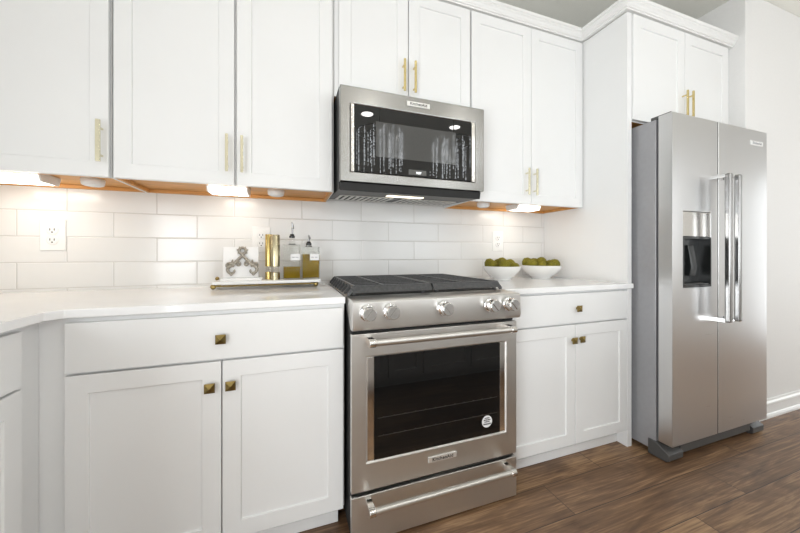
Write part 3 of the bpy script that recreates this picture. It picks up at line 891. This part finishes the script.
def bottle(x0, x1, y0, y1, body_top, oil_top, neck_x, neck_top, spout_top, label, lab):
    t = thing('oil_bottle', ((x0 + x1) / 2, (y0 + y1) / 2, TZ), label, 'bottle', 'oil bottles on the tray')
    z0 = TZ + 0.0004; cy = (y0 + y1) / 2
    bm = NB(); box(bm, x0, x1, y0, y1, z0, body_top)
    lathe(bm, [(0.020, body_top - z0), (0.014, body_top - z0 + 0.006), (0.0125, neck_top - z0)], 24, (neck_x, cy, z0))
    box(bm, x0 + 0.0035, x1 - 0.0035, y0 + 0.0035, y1 - 0.0035, z0 + 0.006, body_top - 0.004)
    build('glass_body', bm, M['glass'], t, bevel=0.0015)
    build('oil', B(x0 + 0.0042, x1 - 0.0042, y0 + 0.0042, y1 - 0.0042, z0 + 0.0066, oil_top), M['oil'], t)
    bm = NB(); lathe(bm, [(0.0125, 0.0), (0.0145, 0.002), (0.0145, 0.010), (0.010, 0.013), (0.011, 0.018), (0.006, 0.021)], 24, (neck_x, cy, neck_top))
    st = build('stopper', bm, M['black_plastic'], t, smooth=True)
    q = neck_top + 0.02
    bm = NB(); tube(bm, [(neck_x, cy, q), (neck_x + 0.001, cy, q + (spout_top - q) * 0.45), (neck_x + 0.004, cy, q + (spout_top - q) * 0.6), (neck_x - 0.001, cy - 0.004, spout_top)], [0.005, 0.0042, 0.0055, 0.003], 14)
    bmesh.ops.create_icosphere(bm, subdivisions=2, radius=0.0065, matrix=T(neck_x + 0.004, cy, q + (spout_top - q) * 0.5))
    build('pourer', bm, M['dark_metal'], t, st, smooth=True)
    a, b_, c, d = lab
    lb = build('label', B(a, b_, y0 - 0.0012, y0 - 0.0002, c, d), M['paper'], t)
    bm = NB(); w = (b_ - a); zc = (c + d) / 2 - 0.001
    for k in range(7):
        if k == 3: continue
        xa = a + w * (0.16 + 0.1 * k); box(bm, xa, xa + w * 0.07, y0 - 0.0016, y0 - 0.0013, zc - 0.0022, zc + 0.0022)
    build('label_print', bm, M['ink_grey'], t, lb)


bottle(-0.244, -0.156, -0.178, -0.09, 1.160, 1.046, -0.198, 1.196, 1.281, 'square oil bottle less than half full, with the tallest pourer, next to the mills', (-0.206, -0.160, 1.078, 1.112))
bottle(-0.150, -0.060, -0.180, -0.09, 1.149, 1.110, -0.113, 1.158, 1.213, 'square oil bottle nearly full of golden oil at the right end of the tray', (-0.110, -0.064, 1.078, 1.112))

# ------------------------------------------------------------------ bowls of moss balls
moss_mesh = []
for k in range(4):
    bm = NB(); bmesh.ops.create_icosphere(bm, subdivisions=4, radius=1.0)
    for v in bm.verts:
        d = 1 + 0.07 * noise.noise(v.co * 3 + Vector((k * 9, 0, 0))) + 0.06 * noise.noise(v.co * 11 + Vector((0, k * 7, 0)))
        v.co *= d
    me = bpy.data.meshes.new('moss_ball'); bm.to_mesh(me); bm.free()
    me.polygons.foreach_set('use_smooth', [True] * len(me.polygons)); me.materials.append(M['moss'])
    moss_mesh.append(me)


def bowl(cx, cy, rr, label, side, spots):
    t = thing('bowl', (cx, cy, CT), label, 'bowl', 'white footed bowls')
    bm = NB(); z0 = CT + 0.0004
    k = rr / 0.15
    outer = [(0.066 * k, 0), (0.070 * k, 0.003), (0.069 * k, 0.008), (0.074 * k, 0.014), (0.107 * k, 0.035), (0.132 * k, 0.057), (0.146 * k, 0.075), (0.150 * k, 0.089)]
    inner = [(0.148 * k, 0.0905), (0.145 * k, 0.089), (0.140 * k, 0.073), (0.124 * k, 0.054), (0.099 * k, 0.034), (0.06 * k, 0.020), (0.004, 0.018)]
    lathe(bm, outer + inner, 56, (cx, cy, z0))
    build('bowl_body', bm, M['ceramic'], t, smooth=True)
    for j, (ang, rad, z, q, txt) in enumerate(spots):
        dx, dy = rad * math.cos(R(ang)), rad * math.sin(R(ang))
        o = bpy.data.objects.new('moss_ball', moss_mesh[j % 4]); COL.objects.link(o)
        o.location = (cx + dx, cy + dy, z0 + z); o.scale = (q, q, q * 0.93); o.rotation_euler = (j * 1.3, j * 0.7, j * 2.1)
        tag(o, 'moss ball in the %s bowl, %s' % (side, txt), 'moss ball', 'moss balls in the %s bowl' % side)


bowl(1.094, -0.185, 0.119, 'white footed bowl of moss balls nearer the range', 'left', [
    (186, 0.079, 0.098, 0.033, 'at its left rim'),
    (243, 0.080, 0.099, 0.037, 'large one at the front left'),
    (132, 0.078, 0.104, 0.035, 'at the back left'),
    (70, 0.003, 0.113, 0.034, 'on top in the middle'),
    (292, 0.085, 0.090, 0.027, 'small one at the front middle'),
    (66, 0.078, 0.102, 0.037, 'at the back right'),
    (12, 0.079, 0.100, 0.035, 'at its right rim'),
    (332, 0.086, 0.088, 0.024, 'smallest one, at the front right')])
bowl(1.433, -0.165, 0.132, 'white footed bowl of moss balls beside the tall end panel', 'right', [
    (190, 0.090, 0.097, 0.036, 'at its left rim'),
    (232, 0.095, 0.090, 0.027, 'small one at the front left'),
    (135, 0.086, 0.106, 0.038, 'at the back left'),
    (250, 0.004, 0.110, 0.038, 'on top in the middle'),
    (268, 0.098, 0.088, 0.026, 'small one at the front middle'),
    (78, 0.086, 0.104, 0.037, 'at the back right'),
    (310, 0.085, 0.098, 0.037, 'large one at the front right'),
    (5, 0.092, 0.094, 0.034, 'at its right rim')])

# ------------------------------------------------------------------ opposite side of the kitchen, seen only mirrored in glass and steel
r = thing('kitchen_island', (0.9, -2.45, 0), 'white kitchen island opposite the range, mirrored in the oven window', 'island')
build('carcass', B(0.09, 2.60, -2.95, -1.992, 0.09, 0.91), M['paint'], r)
build('toe_kick', B(0.12, 2.57, -2.90, -2.06, 0.001, 0.0895), M['paint'], r)
xs = [0.10, 0.545, 0.855, 1.32, 1.75, 2.17, 2.59]
for a, b_ in zip(xs, xs[1:]):
    bm = NB(); w = b_ - a - 0.006
    recess_plate(bm, w, 0.79, 0.02, (0.059, w - 0.059, 0.059, 0.73), 0.007, 0.0015)
    move(bm, Matrix.Rotation(math.pi, 4, 'Z')); move(bm, T(b_ - 0.003, -1.971, 0.10))
    build('door', bm, M['paint'], r, bevel=0.0016)
build('island_top', B(0.05, 2.64, -2.99, -1.955, 0.9105, 0.94), M['quartz'], r, bevel=0.003)


def chandelier(x, y, label):
    t = thing('chandelier', (x, y, CEIL), label, 'chandelier', 'crystal chandeliers over the island')
    bm = NB(); lathe(bm, [(0.06, 0), (0.06, -0.015), (0.02, -0.03)], 24, (x, y, CEIL - 0.0005)); build('canopy', bm, M['chrome'], t, smooth=True)
    bm = NB(); cyl(bm, (x, y, CEIL - 0.03), (x, y, 2.455), 0.006, 10); build('stem', bm, M['chrome'], t, smooth=True)
    bm = NB()
    for q in (0.25, 0.13):
        tube(bm, [(x + q * math.cos(2 * math.pi * i / 32), y + q * math.sin(2 * math.pi * i / 32), 2.45) for i in range(33)], 0.006, 8)
    for a in (0, 90): cyl(bm, (x - 0.25 * math.cos(R(a)), y - 0.25 * math.sin(R(a)), 2.45), (x + 0.25 * math.cos(R(a)), y + 0.25 * math.sin(R(a)), 2.45), 0.005, 8)
    build('frame', bm, M['chrome'], t, smooth=True)
    bm = NB()
    for q, n in ((0.25, 15), (0.13, 7)):
        for i in range(n):
            a = 2 * math.pi * i / n; px, py = x + q * math.cos(a), y + q * math.sin(a)
            z = 2.44; end = random.uniform(2.0, 2.12)
            while z > end:
                h = random.uniform(0.012, 0.04); w = random.uniform(0.003, 0.008)
                bmesh.ops.create_cone(bm, cap_ends=True, segments=5, radius1=w, radius2=w * 0.5, depth=h, matrix=T(px, py, z - h / 2)); z -= h + random.uniform(0.004, 0.02)
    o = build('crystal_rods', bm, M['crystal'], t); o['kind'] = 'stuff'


chandelier(0.735, -2.40, 'crystal chandelier mirrored in the left half of the microwave door')
chandelier(1.66, -2.40, 'crystal chandelier mirrored at the right of the microwave door')
for x, y, lab in ((0.71, -2.87, 'round recessed ceiling light mirrored at the upper left of the microwave glass'), (1.94, -2.87, 'round recessed ceiling light mirrored at the upper right of the microwave glass'),
                  (-0.45, -1.15, 'round recessed ceiling light over the left worktop'), (0.75, -1.15, 'round recessed ceiling light over the aisle before the range'), (1.95, -1.35, 'round recessed ceiling light before the refrigerator'), (3.3, -2.0, 'round recessed ceiling light over the floor at right')):  # these four are out of view, kept for the light they give
    t = thing('ceiling_light', (x, y, CEIL), lab, 'light', 'recessed ceiling lights')
    bm = NB(); lathe(bm, [(0.072, -0.0005), (0.095, -0.0005), (0.093, -0.006), (0.074, -0.008)], 36, (x, y, CEIL), caps=False)
    build('trim_ring', bm, M['white_plastic'], t, smooth=True)
    bm = NB(); lathe(bm, [(0.072, -0.0006), (0.072, -0.004)], 36, (x, y, CEIL)); build('lens', bm, M['lamp_far' if y < -2.5 else 'lamp_ceiling'], t)
